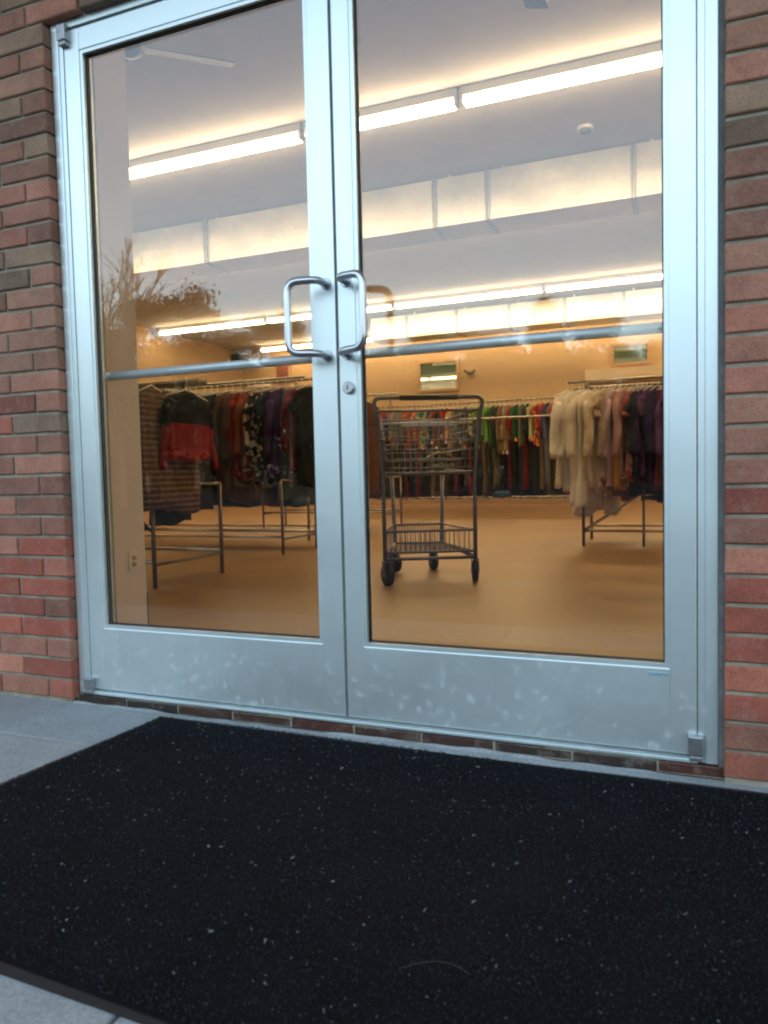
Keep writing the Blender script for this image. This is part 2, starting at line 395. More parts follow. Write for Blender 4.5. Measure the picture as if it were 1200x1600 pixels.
# ------------------------------------------------------------------ door leaves
ZB, ZG0, ZG1, ZL = .016, .231, 2.043, 2.122
def leaf(x0, x1, g0, g1, label, push_z, lock=False):
    r = empty('glass_door', (x0 if x0 < -.5 else x1, .03, 0))
    ox, oy = r.location.x, r.location.y
    tag(r, label, 'door')
    def loc(mb, name, mt, par=r):
        o = mb.build(name, mt, par)
        if par is r: o.location = (-ox, -oy, 0)
        return o
    Y0, Y1 = .006, .050
    bd = .011
    loc(MB().box((x0, Y0, ZB), (g0-bd, Y1, ZL), .0025), 'stile', ALU)
    loc(MB().box((g1+bd, Y0, ZB), (x1, Y1, ZL), .0025), 'stile', ALU)
    loc(MB().box((g0-bd, Y0+.0008, ZG1+bd), (g1+bd, Y1-.001, ZL), .002), 'top_rail', ALU)
    loc(MB().box((g0-bd, Y0+.0008, ZB), (g1+bd, Y1-.001, ZG0-bd), .002), 'bottom_rail', ALU)
    s = MB()
    for y0, y1 in ((Y0+.004, .023), (.034, Y1-.004)):
        s.box((g0-bd, y0, ZG0-bd), (g0, y1, ZG1+bd)); s.box((g1, y0, ZG0-bd), (g1+bd, y1, ZG1+bd))
        s.box((g0, y0, ZG0-bd), (g1, y1, ZG0)); s.box((g0, y0, ZG1), (g1, y1, ZG1+bd))
    loc(s, 'glazing_bead', ALU)
    s = MB()
    gk = .0035
    for y0, y1 in ((.0215, .0248), (.0322, .0355)):
        s.box((g0+.0002, y0, ZG0), (g0+gk, y1, ZG1)); s.box((g1-gk, y0, ZG0), (g1-.0002, y1, ZG1))
        s.box((g0+gk, y0, ZG0+.0002), (g1-gk, y1, ZG0+gk)); s.box((g0+gk, y0, ZG1-gk), (g1-gk, y1, ZG1-.0002))
    loc(s, 'gasket', GASKET)
    loc(MB().box((g0-.004, .0255, ZG0-.004), (g1+.004, .0315, ZG1+.004)), 'glass_pane', GLASS)
    # push bar on the room side
    b = MB(); a0, a1 = g0-.018, g1+.018
    b.tube([(a0, .085, push_z), (a1, .085, push_z)], .0145, 14)
    b.tube([(a0+.012, .05, push_z), (a0+.012, .085, push_z)], .011, 10); b.tube([(a1-.012, .05, push_z), (a1-.012, .085, push_z)], .011, 10)
    loc(b, 'push_bar', BARM)
    return r, loc
dl, locL = leaf(-.929, -.004, -.859, -.082, 'left aluminium glass door with the pull handle bent out over its glass', 1.045)
dr, locR = leaf(.004, .916, .067, .845, 'right aluminium glass door with lock cylinder and small teal sticker', 1.045)
def pull(sx, loc):
    t, bz = 1.232, 1.034
    p = [(sx*.030, .006, t), (sx*.030, -.048, t), (sx*.112, -.070, t-.003), (sx*.112, -.070, bz+.003), (sx*.030, -.048, bz), (sx*.030, .006, bz)]
    mb = MB(); mb.tube(rounded(p, .032, 8), .0105, 14)
    for z in (t, bz): mb.disc((sx*.030, .006, z), (0, -1, 0), .0155, .006)
    return loc(mb, 'pull_handle', SATIN)
pull(-1, locL); pull(1, locR)
lc = MB(); lc.disc((.033, .006, .942), (0, -1, 0), .0165, .014, 24); lock = locR(lc, 'lock_cylinder', SATIN)
MB().box((.0315, -.0092, .936), (.0345, -.0078, .948)).build('keyway', PLASTB, lock)
wb = MB(); wb.box((-.0035, .010, ZB), (.0035, .030, ZL)); locL(wb, 'weather_strip', CAULK)
# sticker with its worn teal lettering
stk = MB().box((.809, .0052, .1985), (.853, .0064, .2095)); so_ = locR(stk, 'sticker', simple('faded_sticker', (.34, .48, .52), .5))
tx = bpy.data.curves.new('lettering', 'FONT'); tx.body = 'TUNNELITE'; tx.size = .0085; tx.extrude = .0002; tx.align_x = 'CENTER'; tx.align_y = 'CENTER'
to = bpy.data.objects.new('lettering', tx); C.objects.link(to); to.parent = so_; to.location = (.831, .0046, .204); to.rotation_euler = (R(90), 0, 0)
tx.materials.append(simple('teal_ink', (.03, .22, .25), .5))

# ------------------------------------------------------------------ mat
mt_ = empty('door_mat', (.3, -.6, -.03)); tag(mt_, 'large black carpet mat littered with pale lint before the doors', 'mat')
def matshape(inset, z):
    pts = [(-.607+inset, -.052-inset), (1.25-inset, -.067-inset), (1.22-inset, -1.155+inset), (-.69+inset, -1.065+inset)]
    return pts
outer = []
P4 = matshape(0, 0)
for i in range(4):
    a, c = P4[i], P4[(i+1) % 4]
    for k in range(14):
        t = k/14; x = a[0]+(c[0]-a[0])*t; y = a[1]+(c[1]-a[1])*t
        w = .004*math.sin(9*t+i*2)*(1 if 0 < k else 0)
        outer.append((x+(w if i in (1, 3) else 0), y+(w if i in (0, 2) else 0)))
cx_ = sum(p[0] for p in outer)/len(outer); cy_ = sum(p[1] for p in outer)/len(outer)
def ins(p, d):
    v = Vector((cx_-p[0], cy_-p[1])); sxx = 1 if v.x > 0 else -1; syy = 1 if v.y > 0 else -1
    fx = max(0, 1-abs(abs(v.x)-.92)/.12) ; fy = max(0, 1-abs(abs(v.y)-.53)/.12)
    return (p[0]+sxx*d*min(1, fx*1.6), p[1]+syy*d*min(1, fy*1.6))
b = bmesh.new()
lo = [b.verts.new((p[0]-.3, p[1]+.6, .0)) for p in outer]
l2 = [b.verts.new((p[0]-.3, p[1]+.6, .003)) for p in outer]
hi = [b.verts.new((ins(p, .015)[0]-.3, ins(p, .015)[1]+.6, .0055)) for p in outer]
n_ = len(outer)
for A, B_ in ((lo, l2), (l2, hi)):
    for i in range(n_): b.faces.new((A[i], A[(i+1) % n_], B_[(i+1) % n_], B_[i]))
b.faces.new(hi)
bmesh.ops.recalc_face_normals(b, faces=b.faces)
me = bpy.data.meshes.new('rubber_border'); b.to_mesh(me); b.free(); me.materials.append(RUBBER)
o = bpy.data.objects.new('rubber_border', me); C.objects.link(o); o.parent = mt_
b = bmesh.new()
N1, N2 = 60, 36
q = matshape(.013, 0)
def bil(u, v):
    a = Vector(q[0])*(1-u)+Vector(q[1])*u; c = Vector(q[3])*(1-u)+Vector(q[2])*u; return a*(1-v)+c*v
rm = random.Random(3); G = []
for jy in range(N2+1):
    row = []
    for ix in range(N1+1):
        u, v = ix/N1, jy/N2; p = bil(u, v); e = min(u, 1-u, v, 1-v) < .001
        z = .0058 if e else .0105+.0018*math.sin(6*u+3*v)+.0012*math.sin(17*v+4*u)+rm.uniform(-.0004, .0004)
        row.append(b.verts.new((p.x-.3, p.y+.6, z)))
    G.append(row)
for jy in range(N2):
    for ix in range(N1):
        f = b.faces.new((G[jy][ix], G[jy+1][ix], G[jy+1][ix+1], G[jy][ix+1])); f.smooth = True
me = bpy.data.meshes.new('carpet_pile'); b.to_mesh(me); b.free(); me.materials.append(CARPET)
carpet_o = bpy.data.objects.new('carpet_pile', me); C.objects.link(carpet_o); carpet_o.parent = mt_
# pile tufts: short leaning fibres
b = bmesh.new(); rt = random.Random(5)
for k in range(52000):
    u, v = rt.uniform(.004, .996), rt.uniform(.006, .994); p = bil(u, v)
    z = .0095+.0018*math.sin(6*u+3*v)+.0012*math.sin(17*v+4*u)
    a = rt.uniform(0, 6.283); w = rt.uniform(.0009, .0026); h = rt.uniform(.002, .0062); lean = rt.uniform(0, .003); la = rt.uniform(0, 6.283)
    x, y = p.x-.3, p.y+.6
    b.faces.new([b.verts.new(c_) for c_ in ((x-w*math.cos(a), y-w*math.sin(a), z), (x+w*math.cos(a), y+w*math.sin(a), z), (x+lean*math.cos(la), y+lean*math.sin(la), z+h))])
me = bpy.data.meshes.new('carpet_fibre'); b.to_mesh(me); b.free(); me.materials.append(simple('carpet_yarn', (.0085, .0125, .0175), .9, 0, .85, 90))
o = bpy.data.objects.new('carpet_fibre', me); C.objects.link(o); o.parent = mt_; o['kind'] = 'stuff'
# lint and paper flecks lying on the pile
b = bmesh.new(); rl = random.Random(21)
for k in range(1300):
    u, v = rl.uniform(.01, .99), rl.uniform(.01, .99); p = bil(u, v)
    z = .0165+.0018*math.sin(6*u+3*v)
    s = rl.uniform(.0007, .0020) if rl.random() < .86 else rl.uniform(.002, .0056)
    a = rl.uniform(0, 6.28); e = rl.uniform(.12, .42)
    n5 = 5; pts = []
    for i in range(n5):
        t = 2*math.pi*i/n5+rl.uniform(-.3, .3); X = s*math.cos(t); Y = s*e*math.sin(t)
        pts.append((p.x+X*math.cos(a)-Y*math.sin(a), p.y+X*math.sin(a)+Y*math.cos(a), z+rl.uniform(-.001, .0022)-.03))
    top = [b.verts.new((q_[0], q_[1], q_[2]+.0006)) for q_ in pts]; bot = [b.verts.new(q_) for q_ in pts]
    b.faces.new(top); b.faces.new(bot[::-1])
    for i in range(n5): b.faces.new((bot[i], bot[(i+1) % n5], top[(i+1) % n5], top[i]))
me = bpy.data.meshes.new('lint_flecks'); b.to_mesh(me); b.free(); me.materials.append(simple('pale_lint', (.14, .155, .17), .9, 0, .95, 60))
o = bpy.data.objects.new('lint_flecks', me); C.objects.link(o); tag(o, 'pale lint and paper flecks scattered over the black mat', 'debris', kind='stuff')
tw = MB(); tw.tube([(.50+.10*t/12, -.905+.028*math.sin(t/12*2.2), -.0125+.006*math.sin(t/12*3.1)) for t in range(13)], .00035, 5)
tag(tw.build('straw', simple('dry_straw', (.07, .06, .045), .8)), 'thin curved dry straw lying on the black mat', 'straw')

# ------------------------------------------------------------------ interior fittings
pw = empty('partition_wall', (-1.6, .6, 0)); tag(pw, 'cream painted partition wall just inside the left door', 'wall')
def plc(mb, name, mt, par, off):
    o = mb.build(name, mt, par); o.location = (-off[0], -off[1], -off[2]); return o
plc(MB().box((-1.70, .2, 0), (-1.508, .985, 3.8), .003), 'wall_panel', STUBM, pw, (-1.6, .6, 0))
plc(MB().box((-1.69, .986, 0), (-1.506, .991, .16), .002), 'baseboard', BASEB, pw, (-1.6, .6, 0))
po = plc(MB().box((-1.508, .865, .275), (-1.502, .932, .365), .002), 'outlet_plate', STUBM, pw, (-1.6, .6, 0))
MB().box((-1.502, .885, .295), (-1.5005, .912, .315), .0).box((-1.502, .885, .325), (-1.5005, .912, .345)).build('socket', FRAMEW, po)

# strip lights: twin tubes under an enamelled channel
def strip(x0, x1, y, label):
    e = empty('strip_light', ((x0+x1)/2, y, 3.8)); L = (x1-x0)/2-.012
    tag(e, label, 'ceiling light', 'fluorescent strip lights on the ceiling')
    c = MB(); c.box((-L, -.055, -.075), (L, .055, -.002), .004); c.build('channel', CHANNEL, e)
    for dy in (-.034, .034): MB().tube([(-L+.03, dy, -.112), (L-.03, dy, -.112)], .021, 10).build('tube', TUBEM, e)
    for sx in (-L+.004, L-.030): MB().box((sx, -.05, -.13), (sx+.026, .05, -.072), .003).build('lamp_holder', CHANNEL, e)
rows = [(4.1, [-8.6, -5.9, -4.86, -2.19, -.767, 1.9, 4.5], 'row nearest the doors'),
        (7.12, [-9.0, -6.5, -3.86, -1.2, 1.45, 4.1], 'second row'),
        (10.70, [-9.05, -6.516, -3.875, -1.196, 1.45, 4.1], 'third row'),
        (13.50, [-8.34, -5.69, -3.05, -.4, 2.2, 4.8], 'row by the back wall')]
names = ['first', 'second', 'third', 'fourth', 'fifth', 'sixth']
for y, xx, lb in rows:
    for i, (a, c) in enumerate(zip(xx, xx[1:])):
        strip(a, c, y, f'white strip light, {names[i]} from the left in the {lb}')

def duct(x0, x1, y0, y1, z0, z1, label, seams):
    e = empty('air_duct', ((x0+x1)/2, (y0+y1)/2, z0)); off = tuple(e.location); tag(e, label, 'air duct')
    plc(MB().box((x0, y0, z0), (x1, y1, z1), .004), 'duct_run', GALV, e, off)
    for s in seams:
        f = MB(); f.box((s-.024, y0-.030, z0-.012), (s-.004, y1+.012, z1+.006), .002); f.box((s+.004, y0-.030, z0-.012), (s+.024, y1+.012, z1+.01), .002)
        plc(f, 'seam_flange', PIVOT, e, off)
    for s in seams:
        for yy in (y0-.004, y1+.001): plc(MB().box((s+.15, yy, z1-.1), (s+.18, yy+.003, 3.8)), 'hanger_strap', GALV, e, off)
duct(-9.15, 6.1, 5.72, 6.20, 3.285, 3.785, 'long galvanised square air duct under the ceiling nearer the doors', [-7.4, -5.9, -4.38, -2.95, -1.506, -.94, .483, 2.0, 3.5, 5.0])
duct(-4.75, 6.1, 11.70, 12.25, 3.33, 3.76, 'galvanised air duct farther back that ends in mid ceiling', [-4.0, -3.0, -2.0, -1.0, .0, 1.0, 2.5, 4.0])
sdm = empty('smoke_detector', (.096, 5.2, 3.8)); tag(sdm, 'round white smoke detector on the ceiling before the duct', 'smoke detector')
MB().disc((0, 0, -.001), (0, 0, -1), .075, .03, 24).build('housing', WHITEP, sdm); MB().disc((0, 0, -.031), (0, 0, -1), .045, .02, 20).build('sensor_cap', CAULK, sdm)

def fan(x, y, z, rot, label):
    e = empty('ceiling_fan', (x, y, z), rot); tag(e, label, 'ceiling fan', 'ceiling fans near the doors')
    MB().tube([(0, 0, 0), (0, 0, 3.8-z-.001)], .013, 10).build('down_rod', CHANNEL, e)
    MB().tube([(0, 0, -.05), (0, 0, -.04), (0, 0, .04), (0, 0, .07)], [.05, .09, .09, .04], 20).build('motor', FANM, e)
    for k in range(3):
        a = 2*math.pi*k/3; b_ = MB()
        b_.box((.10, -.07, -.012), (.68, .07, -.004), .003)
        o = b_.build('blade', FANM, e); o.rotation_euler = (R(14), 0, a)
fan(-2.42, 2.10, 3.5, R(42), 'blue grey ceiling fan seen above the left door glass')
fan(.09, 2.10, 3.5, R(90), 'blue grey ceiling fan mostly hidden above the right door glass')

def framed(x0, x1, z0, z1, label, cat, name, glass, trim, y=13.949, tilt=0):
    e = empty(name, ((x0+x1)/2, y, z0)); tag(e, label, cat); off = tuple(e.location)
    f = MB(); w = .06
    f.box((x0, y-.05, z0), (x0+w, y, z1), .004); f.box((x1-w, y-.05, z0), (x1, y, z1), .004)
    f.box((x0+w, y-.048, z0), (x1-w, y, z0+w), .004); f.box((x0+w, y-.048, z1-w), (x1-w, y, z1), .004)
    plc(f, 'frame', trim, e, off)
    g = MB(); g.box((x0+w, y-.02, z0+w), (x1-w, y-.005, z1-w)); plc(g, 'glass', glass, e, off)
framed(-4.56, -3.60, 2.50, 3.20, 'greenish glass window with tan frame high on the back wall', 'window', 'office_window', MIRROR, FRAMEW)
framed(-.40, .36, 2.77, 3.23, 'small dark framed window above the cream cabinet on the back wall', 'window', 'office_window', MIRROR, FRAMEW)
framed(-8.24, -7.78, 2.98, 3.45, 'small dark red framed picture on the back wall', 'picture', 'wall_picture', PICM, FRAMEW)
cb = empty('wall_cabinet', (0, 13.7, 2.42)); tag(cb, 'long cream laminate box along the back wall above the white blouses', 'cabinet')
MB().box((-.86, -.25, 0), (2.6, .248, .26), .006).build('body', WOODM, cb); MB().box((-.7, -.262, .10), (2.5, -.251, .22), .002).build('door_panel', WOODM, cb)
em = empty('emergency_light', (-3.34, 13.9, 2.85)); tag(em, 'small twin headed emergency light right of the green window', 'emergency light')
MB().box((-.08, -.01, 0), (.08, .049, .05), .008).build('housing', CAULK, em)
for sx in (-.10, .10):
    MB().disc((sx, -.02, .05), (0, -1, -.2), .03, .04).build('lamp_head', CAULK, em)
sp = empty('loudspeaker', (-9.08, 13.6, 3.42)); tag(sp, 'small dark loudspeaker box up in the far left corner', 'loudspeaker')
MB().box((-.11, -.1, 0), (.11, .1, .26), .01).build('cabinet', PLASTB, sp); MB().disc((0, -.1, .10), (0, -1, 0), .07, .012).build('cone', RUBBER, sp)
MB().tube([(-.115, .05, .2), (0, .1, .2)], .012, 8).build('bracket', RACKPAINT, sp)
wm = framed(-9.0, -8.4, 2.9, 3.1, 'narrow pale sign holder on the back wall near the left corner', 'sign', 'wall_sign', WHITEP, CHANNEL)

# ------------------------------------------------------------------ garments
NR = 44
def garment_mesh(kind, hw, L, th, slv, seed, flare=1.0, lower=None):
    """shape hangs from z=0 (hanger hook on the rail); width runs along y, thickness along x"""
    r = random.Random(seed); b = bmesh.new(); ph = [r.uniform(0, 6.28) for _ in range(6)]
    top = -.085
    if kind == 'trousers': prof = [(top, hw*.75, th*.6), (top-.01, hw*.95, th), (top-.05, hw, th), (-L*.5, hw*.98, th*1.1), (-L*.8, hw*.95, th*1.2), (-L, hw*.93, th*1.1)]
    else: prof = [(top, .05, .022), (top-.012, .075, .03), (top-.035, hw*.62, th*.8), (top-.065, hw*.93, th), (top-.12, hw, th*1.15), (top-.26, hw*.92, th*1.2), (top-.42, hw*.9, th*1.15), (-(top*-1+.42+L)/2 if L > .6 else -L*.9, hw*(.92+(flare-1)*.5), th*1.25), (-L, hw*flare*.96, th*1.3)]
    # resample
    zs = []; 
    for (za, wa, ta), (zb, wb, tb) in zip(prof, prof[1:]):
        n = max(1, int(abs(zb-za)/.045))
        for k in range(n): t = k/n; zs.append((za+(zb-za)*t, wa+(wb-wa)*t, ta+(tb-ta)*t))
    zs.append(prof[-1])
    rings = []
    for i, (z, w, t) in enumerate(zs):
        d = min(1, max(0, (top-z-.06)/.45)); ring = []
        for k in range(NR):
            a = 2*math.pi*k/NR; c, s = math.cos(a), math.sin(a)
            y = w*math.copysign(abs(c)**.75, c); x = t*math.copysign(abs(s)**.8, s)
            fold = d*(.007*math.sin(y*62+ph[0]+z*1.2)+.005*math.sin(y*118+ph[1]-z*1.5))
            x += fold*(1 if s > 0 else -1)+d*.010*math.sin(z*4+ph[2]+y*5)
            y += d*.010*math.sin(z*7+ph[3])+d*.006*math.sin(z*21+ph[4])
            zz = z+(d*.02*math.sin(y*14+ph[5]) if i > len(zs)-4 else 0)-(0 if kind == 'trousers' else .0)
            ring.append(b.verts.new((x, y, zz)))
        rings.append(ring)
    zsplit = None if lower is None else -lower
    for A, B_ in zip(rings, rings[1:]):
        for k in range(NR):
            f = b.faces.new((A[k], A[(k+1) % NR], B_[(k+1) % NR], B_[k])); f.smooth = True
            if zsplit is not None and sum(v.co.z for v in f.verts)/4 < zsplit: f.material_index = 1
    b.faces.new(rings[-1]); b.faces.new(rings[0])
    if slv > .05:
        for sd_ in (-1, 1):
            pts = []; rad = []; n = 12
            for i in range(n+1):
                t = i/n
                y = sd_*(hw*.86+.035*math.sin(min(1, t*2.2)*1.57)+.02*t+.008*math.sin(t*9+ph[2])); z = top-.10-slv*t*.98
                x = .012*math.sin(t*6+ph[1]+sd_); pts.append((x, y, z)); rad.append(.050*(1-.30*t)*(1+.08*math.sin(t*22+ph[3]))*(1 if 0 < i else .55))
            m_ = MB(); m_.b.free(); m_.b = b; m_.tube(pts, rad, 10, True, .6)
            b = m_.b
    if zsplit is not None:
        for f in b.faces:
            f.material_index = 1 if sum(v.co.z for v in f.verts)/len(f.verts) < zsplit else 0
    bmesh.ops.recalc_face_normals(b, faces=b.faces)
    me = bpy.data.meshes.new('garment'); b.to_mesh(me); b.free(); me.materials.append(None); me.materials.append(None); return me
def hanger_mesh(hw):
    m_ = MB()
    m_.tube([(0, .012, .0), (0, .008, .012), (0, 0, .016), (0, -.012, .010), (0, -.014, 0), (0, -.006, -.014), (0, 0, -.02), (0, 0, -.062)], .0022, 6)
    m_.tube([(0, -hw*.9, -.125), (0, -.04, -.075), (0, 0, -.064), (0, .04, -.075), (0, hw*.9, -.125)], .0058, 6)
    b = m_.b; bmesh.ops.recalc_face_normals(b, faces=b.faces); me = bpy.data.meshes.new('hanger'); b.to_mesh(me); b.free(); me.materials.append(HANG); return me
GM = {}
def gmesh(kind, big, L, var):
    key = (kind, big, L, var)
    if key not in GM:
        hw = {'adult': .205, 'wide': .26, 'child': .145, 'slim': .17}[big]
        lower = {'peplum': .31}.get(kind)
        k2 = {'blouse': 'top', 'peplum': 'top', 'coat': 'top', 'dress': 'top', 'tee': 'top', 'vest': 'top', 'sweater': 'top'}.get(kind, kind)
        slv = {'blouse': .52, 'coat': .56, 'sweater': .50, 'tee': .16, 'dress': .0, 'vest': 0, 'peplum': .42, 'trousers': 0}[kind]*(1 if big != 'child' else .7)
        if kind == 'trousers': hw *= .8
        th = {'coat': .046, 'sweater': .038, 'trousers': .05}.get(kind, .028)
        GM[key] = (garment_mesh(k2, hw, L, th, slv, hash(key[1])*0+int(L*100)+var*17+len(kind)*5, 1.25 if kind in ('dress', 'peplum') else 1.0, lower), hanger_mesh(hw))
    return GM[key]
MATC = {}
def cloth(col, pat='plain', col2=(.6, .6, .55)):
    key = (col, pat, col2)
    if key in MATC: return MATC[key]
    mt, n, b, l = newmat('cloth_'+pat)
    tc = n.nodes.new('ShaderNodeTexCoord'); V = tc.outputs['Object']
    t = noise(n, l, 9, 5, .65, vec=V); base = ramp(n, l, t.outputs[0], [(.3, tuple(c*.88 for c in col)), (.7, tuple(min(1, c*1.06) for c in col))]).outputs[0]
    if pat in ('stripe', 'thin stripe', 'fairisle'):
        w = n.nodes.new('ShaderNodeTexWave'); w.wave_type = 'BANDS'; w.bands_direction = 'Z'
        w.inputs['Scale'].default_value = {'stripe': 4.5, 'thin stripe': 11, 'fairisle': 8.5}[pat]; w.inputs['Distortion'].default_value = 3.0 if pat == 'fairisle' else .25
        w.inputs['Detail'].default_value = 3 if pat == 'fairisle' else 0; w.inputs['Detail Scale'].default_value = 9
        l.new(V, w.inputs['Vector'])
        if pat == 'fairisle':
            rr = ramp(n, l, w.outputs['Fac'], [(.0, (.07, .025, .016)), (.35, (.13, .06, .035)), (.6, (.035, .02, .018)), (.85, col2), (1, (.20, .13, .08))]); base = rr.outputs[0]
        else:
            rr = ramp(n, l, w.outputs['Fac'], [(.45, 0.), (.55, 1.)]); base = mixc(n, l, rr.outputs[0], base, col2)
    elif pat == 'floral':
        v = n.nodes.new('ShaderNodeTexVoronoi'); v.inputs['Scale'].default_value = 22; l.new(V, v.inputs['Vector'])
        rr = ramp(n, l, v.outputs['Distance'], [(.30, 1.), (.42, 0.)]); base = mixc(n, l, rr.outputs[0], base, col2)
    elif pat == 'blotch':
        t2 = noise(n, l, 14, 2, .5, vec=V); rr = ramp(n, l, t2.outputs[0], [(.5, 0.), (.56, 1.)]); base = mixc(n, l, rr.outputs[0], base, col2)
    l.new(base, b.inputs['Base Color']); b.inputs['Roughness'].default_value = .85; b.inputs['Specular IOR Level'].default_value = .1
    t3 = noise(n, l, 35, 3, .6, vec=V); bump(n, l, t3.outputs[0], b, .12, .006)
    MATC[key] = mt; return mt
TAGM = {c: simple(c.replace(' ', '_')+'_tag_card', v, .6) for c, v in {'green': (.30, .55, .04), 'white': (.75, .73, .68), 'orange': (.75, .22, .04), 'yellow': (.8, .65, .1)}.items()}
def tagmesh():
    m_ = MB(); m_.box((-.001, -.020, -.06), (.001, .020, 0)); m_.tube([(0, 0, .0), (0, .002, .05)], .0008, 4)
    b = m_.b; bmesh.ops.recalc_face_normals(b, faces=b.faces); me = bpy.data.meshes.new('price_tag'); b.to_mesh(me); b.free(); return me
TM = tagmesh(); TMAT = {}
for c, mm in TAGM.items():
    q_ = TM.copy(); q_.materials.append(mm); TMAT[c] = q_
def hang(x, y, z, kind, big, L, var, mats, rz=0, tagc=None, tz=-.4, tside=-1):
    me, hm = gmesh(kind, big, L, var)
    o = bpy.data.objects.new('hanging_'+('trousers' if kind == 'trousers' else {'tee': 'shirt', 'peplum': 'sweater'}.get(kind, kind)), me); C.objects.link(o)
    o.location = (x, y, z); o.rotation_euler = (0, 0, rz)
    for i, mm in enumerate(mats if len(mats) > 1 else mats*2):
        o.material_slots[i].link = 'OBJECT'; o.material_slots[i].material = mm
    h = bpy.data.objects.new('hanger', hm); C.objects.link(h); h.parent = o
    if tagc:
        t = bpy.data.objects.new('price_tag', TMAT[tagc]); C.objects.link(t); t.parent = o
        hw = {'adult': .205, 'wide': .26, 'child': .145, 'slim': .17}[big]
        t.location = (.045, tside*hw*.75, tz); t.rotation_euler = (R(8), R(6), R(-65))
    return o
seen = set()
def hangrow(spec, x0, dx, y, z, where, group, jit=.01, rz=0, seed=1):
    """spec: list of (look, kind, size, length, material list, tag)"""
    r = random.Random(seed); obs = []
    for i, s in enumerate(spec):
        look, kind, big, L, mats, tg = s[:6]; tz = s[6] if len(s) > 6 else -.45
        o = hang(x0+dx*i+r.uniform(-jit, jit), y+r.uniform(-.012, .012), z, kind, big, L, i % 3, mats, rz+r.uniform(-.14, .14), tg, tz)
        lk = [q_[0] for q_ in spec]
        def pl(k): return lk[k].split(' with ')[0]
        if 0 < i < len(spec)-1:
            lab = f'{look} between {pl(i-1)} and {pl(i+1)} {where}'
            if len(lab.split()) > 16: lab = f'{look} right of the {pl(i-1)} {where}'
            if len(lab.split()) > 16: lab = f'{pl(i)} right of {pl(i-1)} {where}'
            if len(lab.split()) > 16: lab = f'{pl(i)} {where}'
            if lab in seen: lab = f'{look} left of the {pl(i+1)} {where}'
            seen.add(lab)
        elif i == 0: lab = f'{look} at the left end {where}'
        else: lab = f'{look} at the right end {where}'
        tag(o, lab, 'garment', group); obs.append(o)
    return obs

def rack(x0, x1, yr, zr, label, feet_dy=.33, rails=None, brace=False, low=.12, ends=('l', 'r'), lowbars=True, brace_dir=1):
    e = empty('clothes_rack', (x0, yr, 0)); tag(e, label, 'clothes rack'); off = (x0, yr, 0)
    rails = rails or [yr]
    for ry in rails: plc(MB().tube([(x0-.14, ry, zr), (x1+.12, ry, zr)], .0135, 10), 'rail', STEEL, e, off)
    for x in ([x0] if 'l' in ends else [])+([x1] if 'r' in ends else []):
        for s in (-1, 1):
            plc(MB().tube([(x, yr+s*feet_dy, .0), (x, yr+s*feet_dy, .66)], .0145, 8), 'post', RACKPAINT, e, off)
        plc(MB().tube([(x, yr-feet_dy, .66), (x, yr+feet_dy, .66)], .012, 8), 'cross_bar', RACKPAINT, e, off)
        plc(MB().tube([(x, yr, .66), (x, yr, zr)], .0145, 8), 'upright', RACKPAINT, e, off)
        plc(MB().tube([(x, yr-feet_dy, low), (x, yr+feet_dy, low)], .010, 8), 'end_bar', RACKPAINT, e, off)
        if len(rails) > 1 and abs(rails[0]-rails[-1]) > .3: plc(MB().tube([(x, yr-feet_dy*.9, zr), (x, yr+feet_dy*.9, zr)], .012, 8), 'top_bar', STEEL, e, off)
    if lowbars:
        for s in (-1, 1): plc(MB().tube([(x0, yr+s*feet_dy, low+.02), (x1, yr+s*feet_dy, low+.02)], .012, 8), 'low_bar', STEEL, e, off)
    if brace:
        xb = x0 if brace_dir > 0 else x1
        plc(MB().tube([(xb, yr-feet_dy, low+.02), (xb+brace_dir*.48, yr-feet_dy, .46), (xb+brace_dir*.62, yr, .46)], .012, 8), 'brace', STEEL, e, off)
        plc(MB().tube([(xb+brace_dir*.52, yr-feet_dy, .0), (xb+brace_dir*.52, yr-feet_dy, .5)], .011, 8), 'strut', RACKPAINT, e, off)
    return e

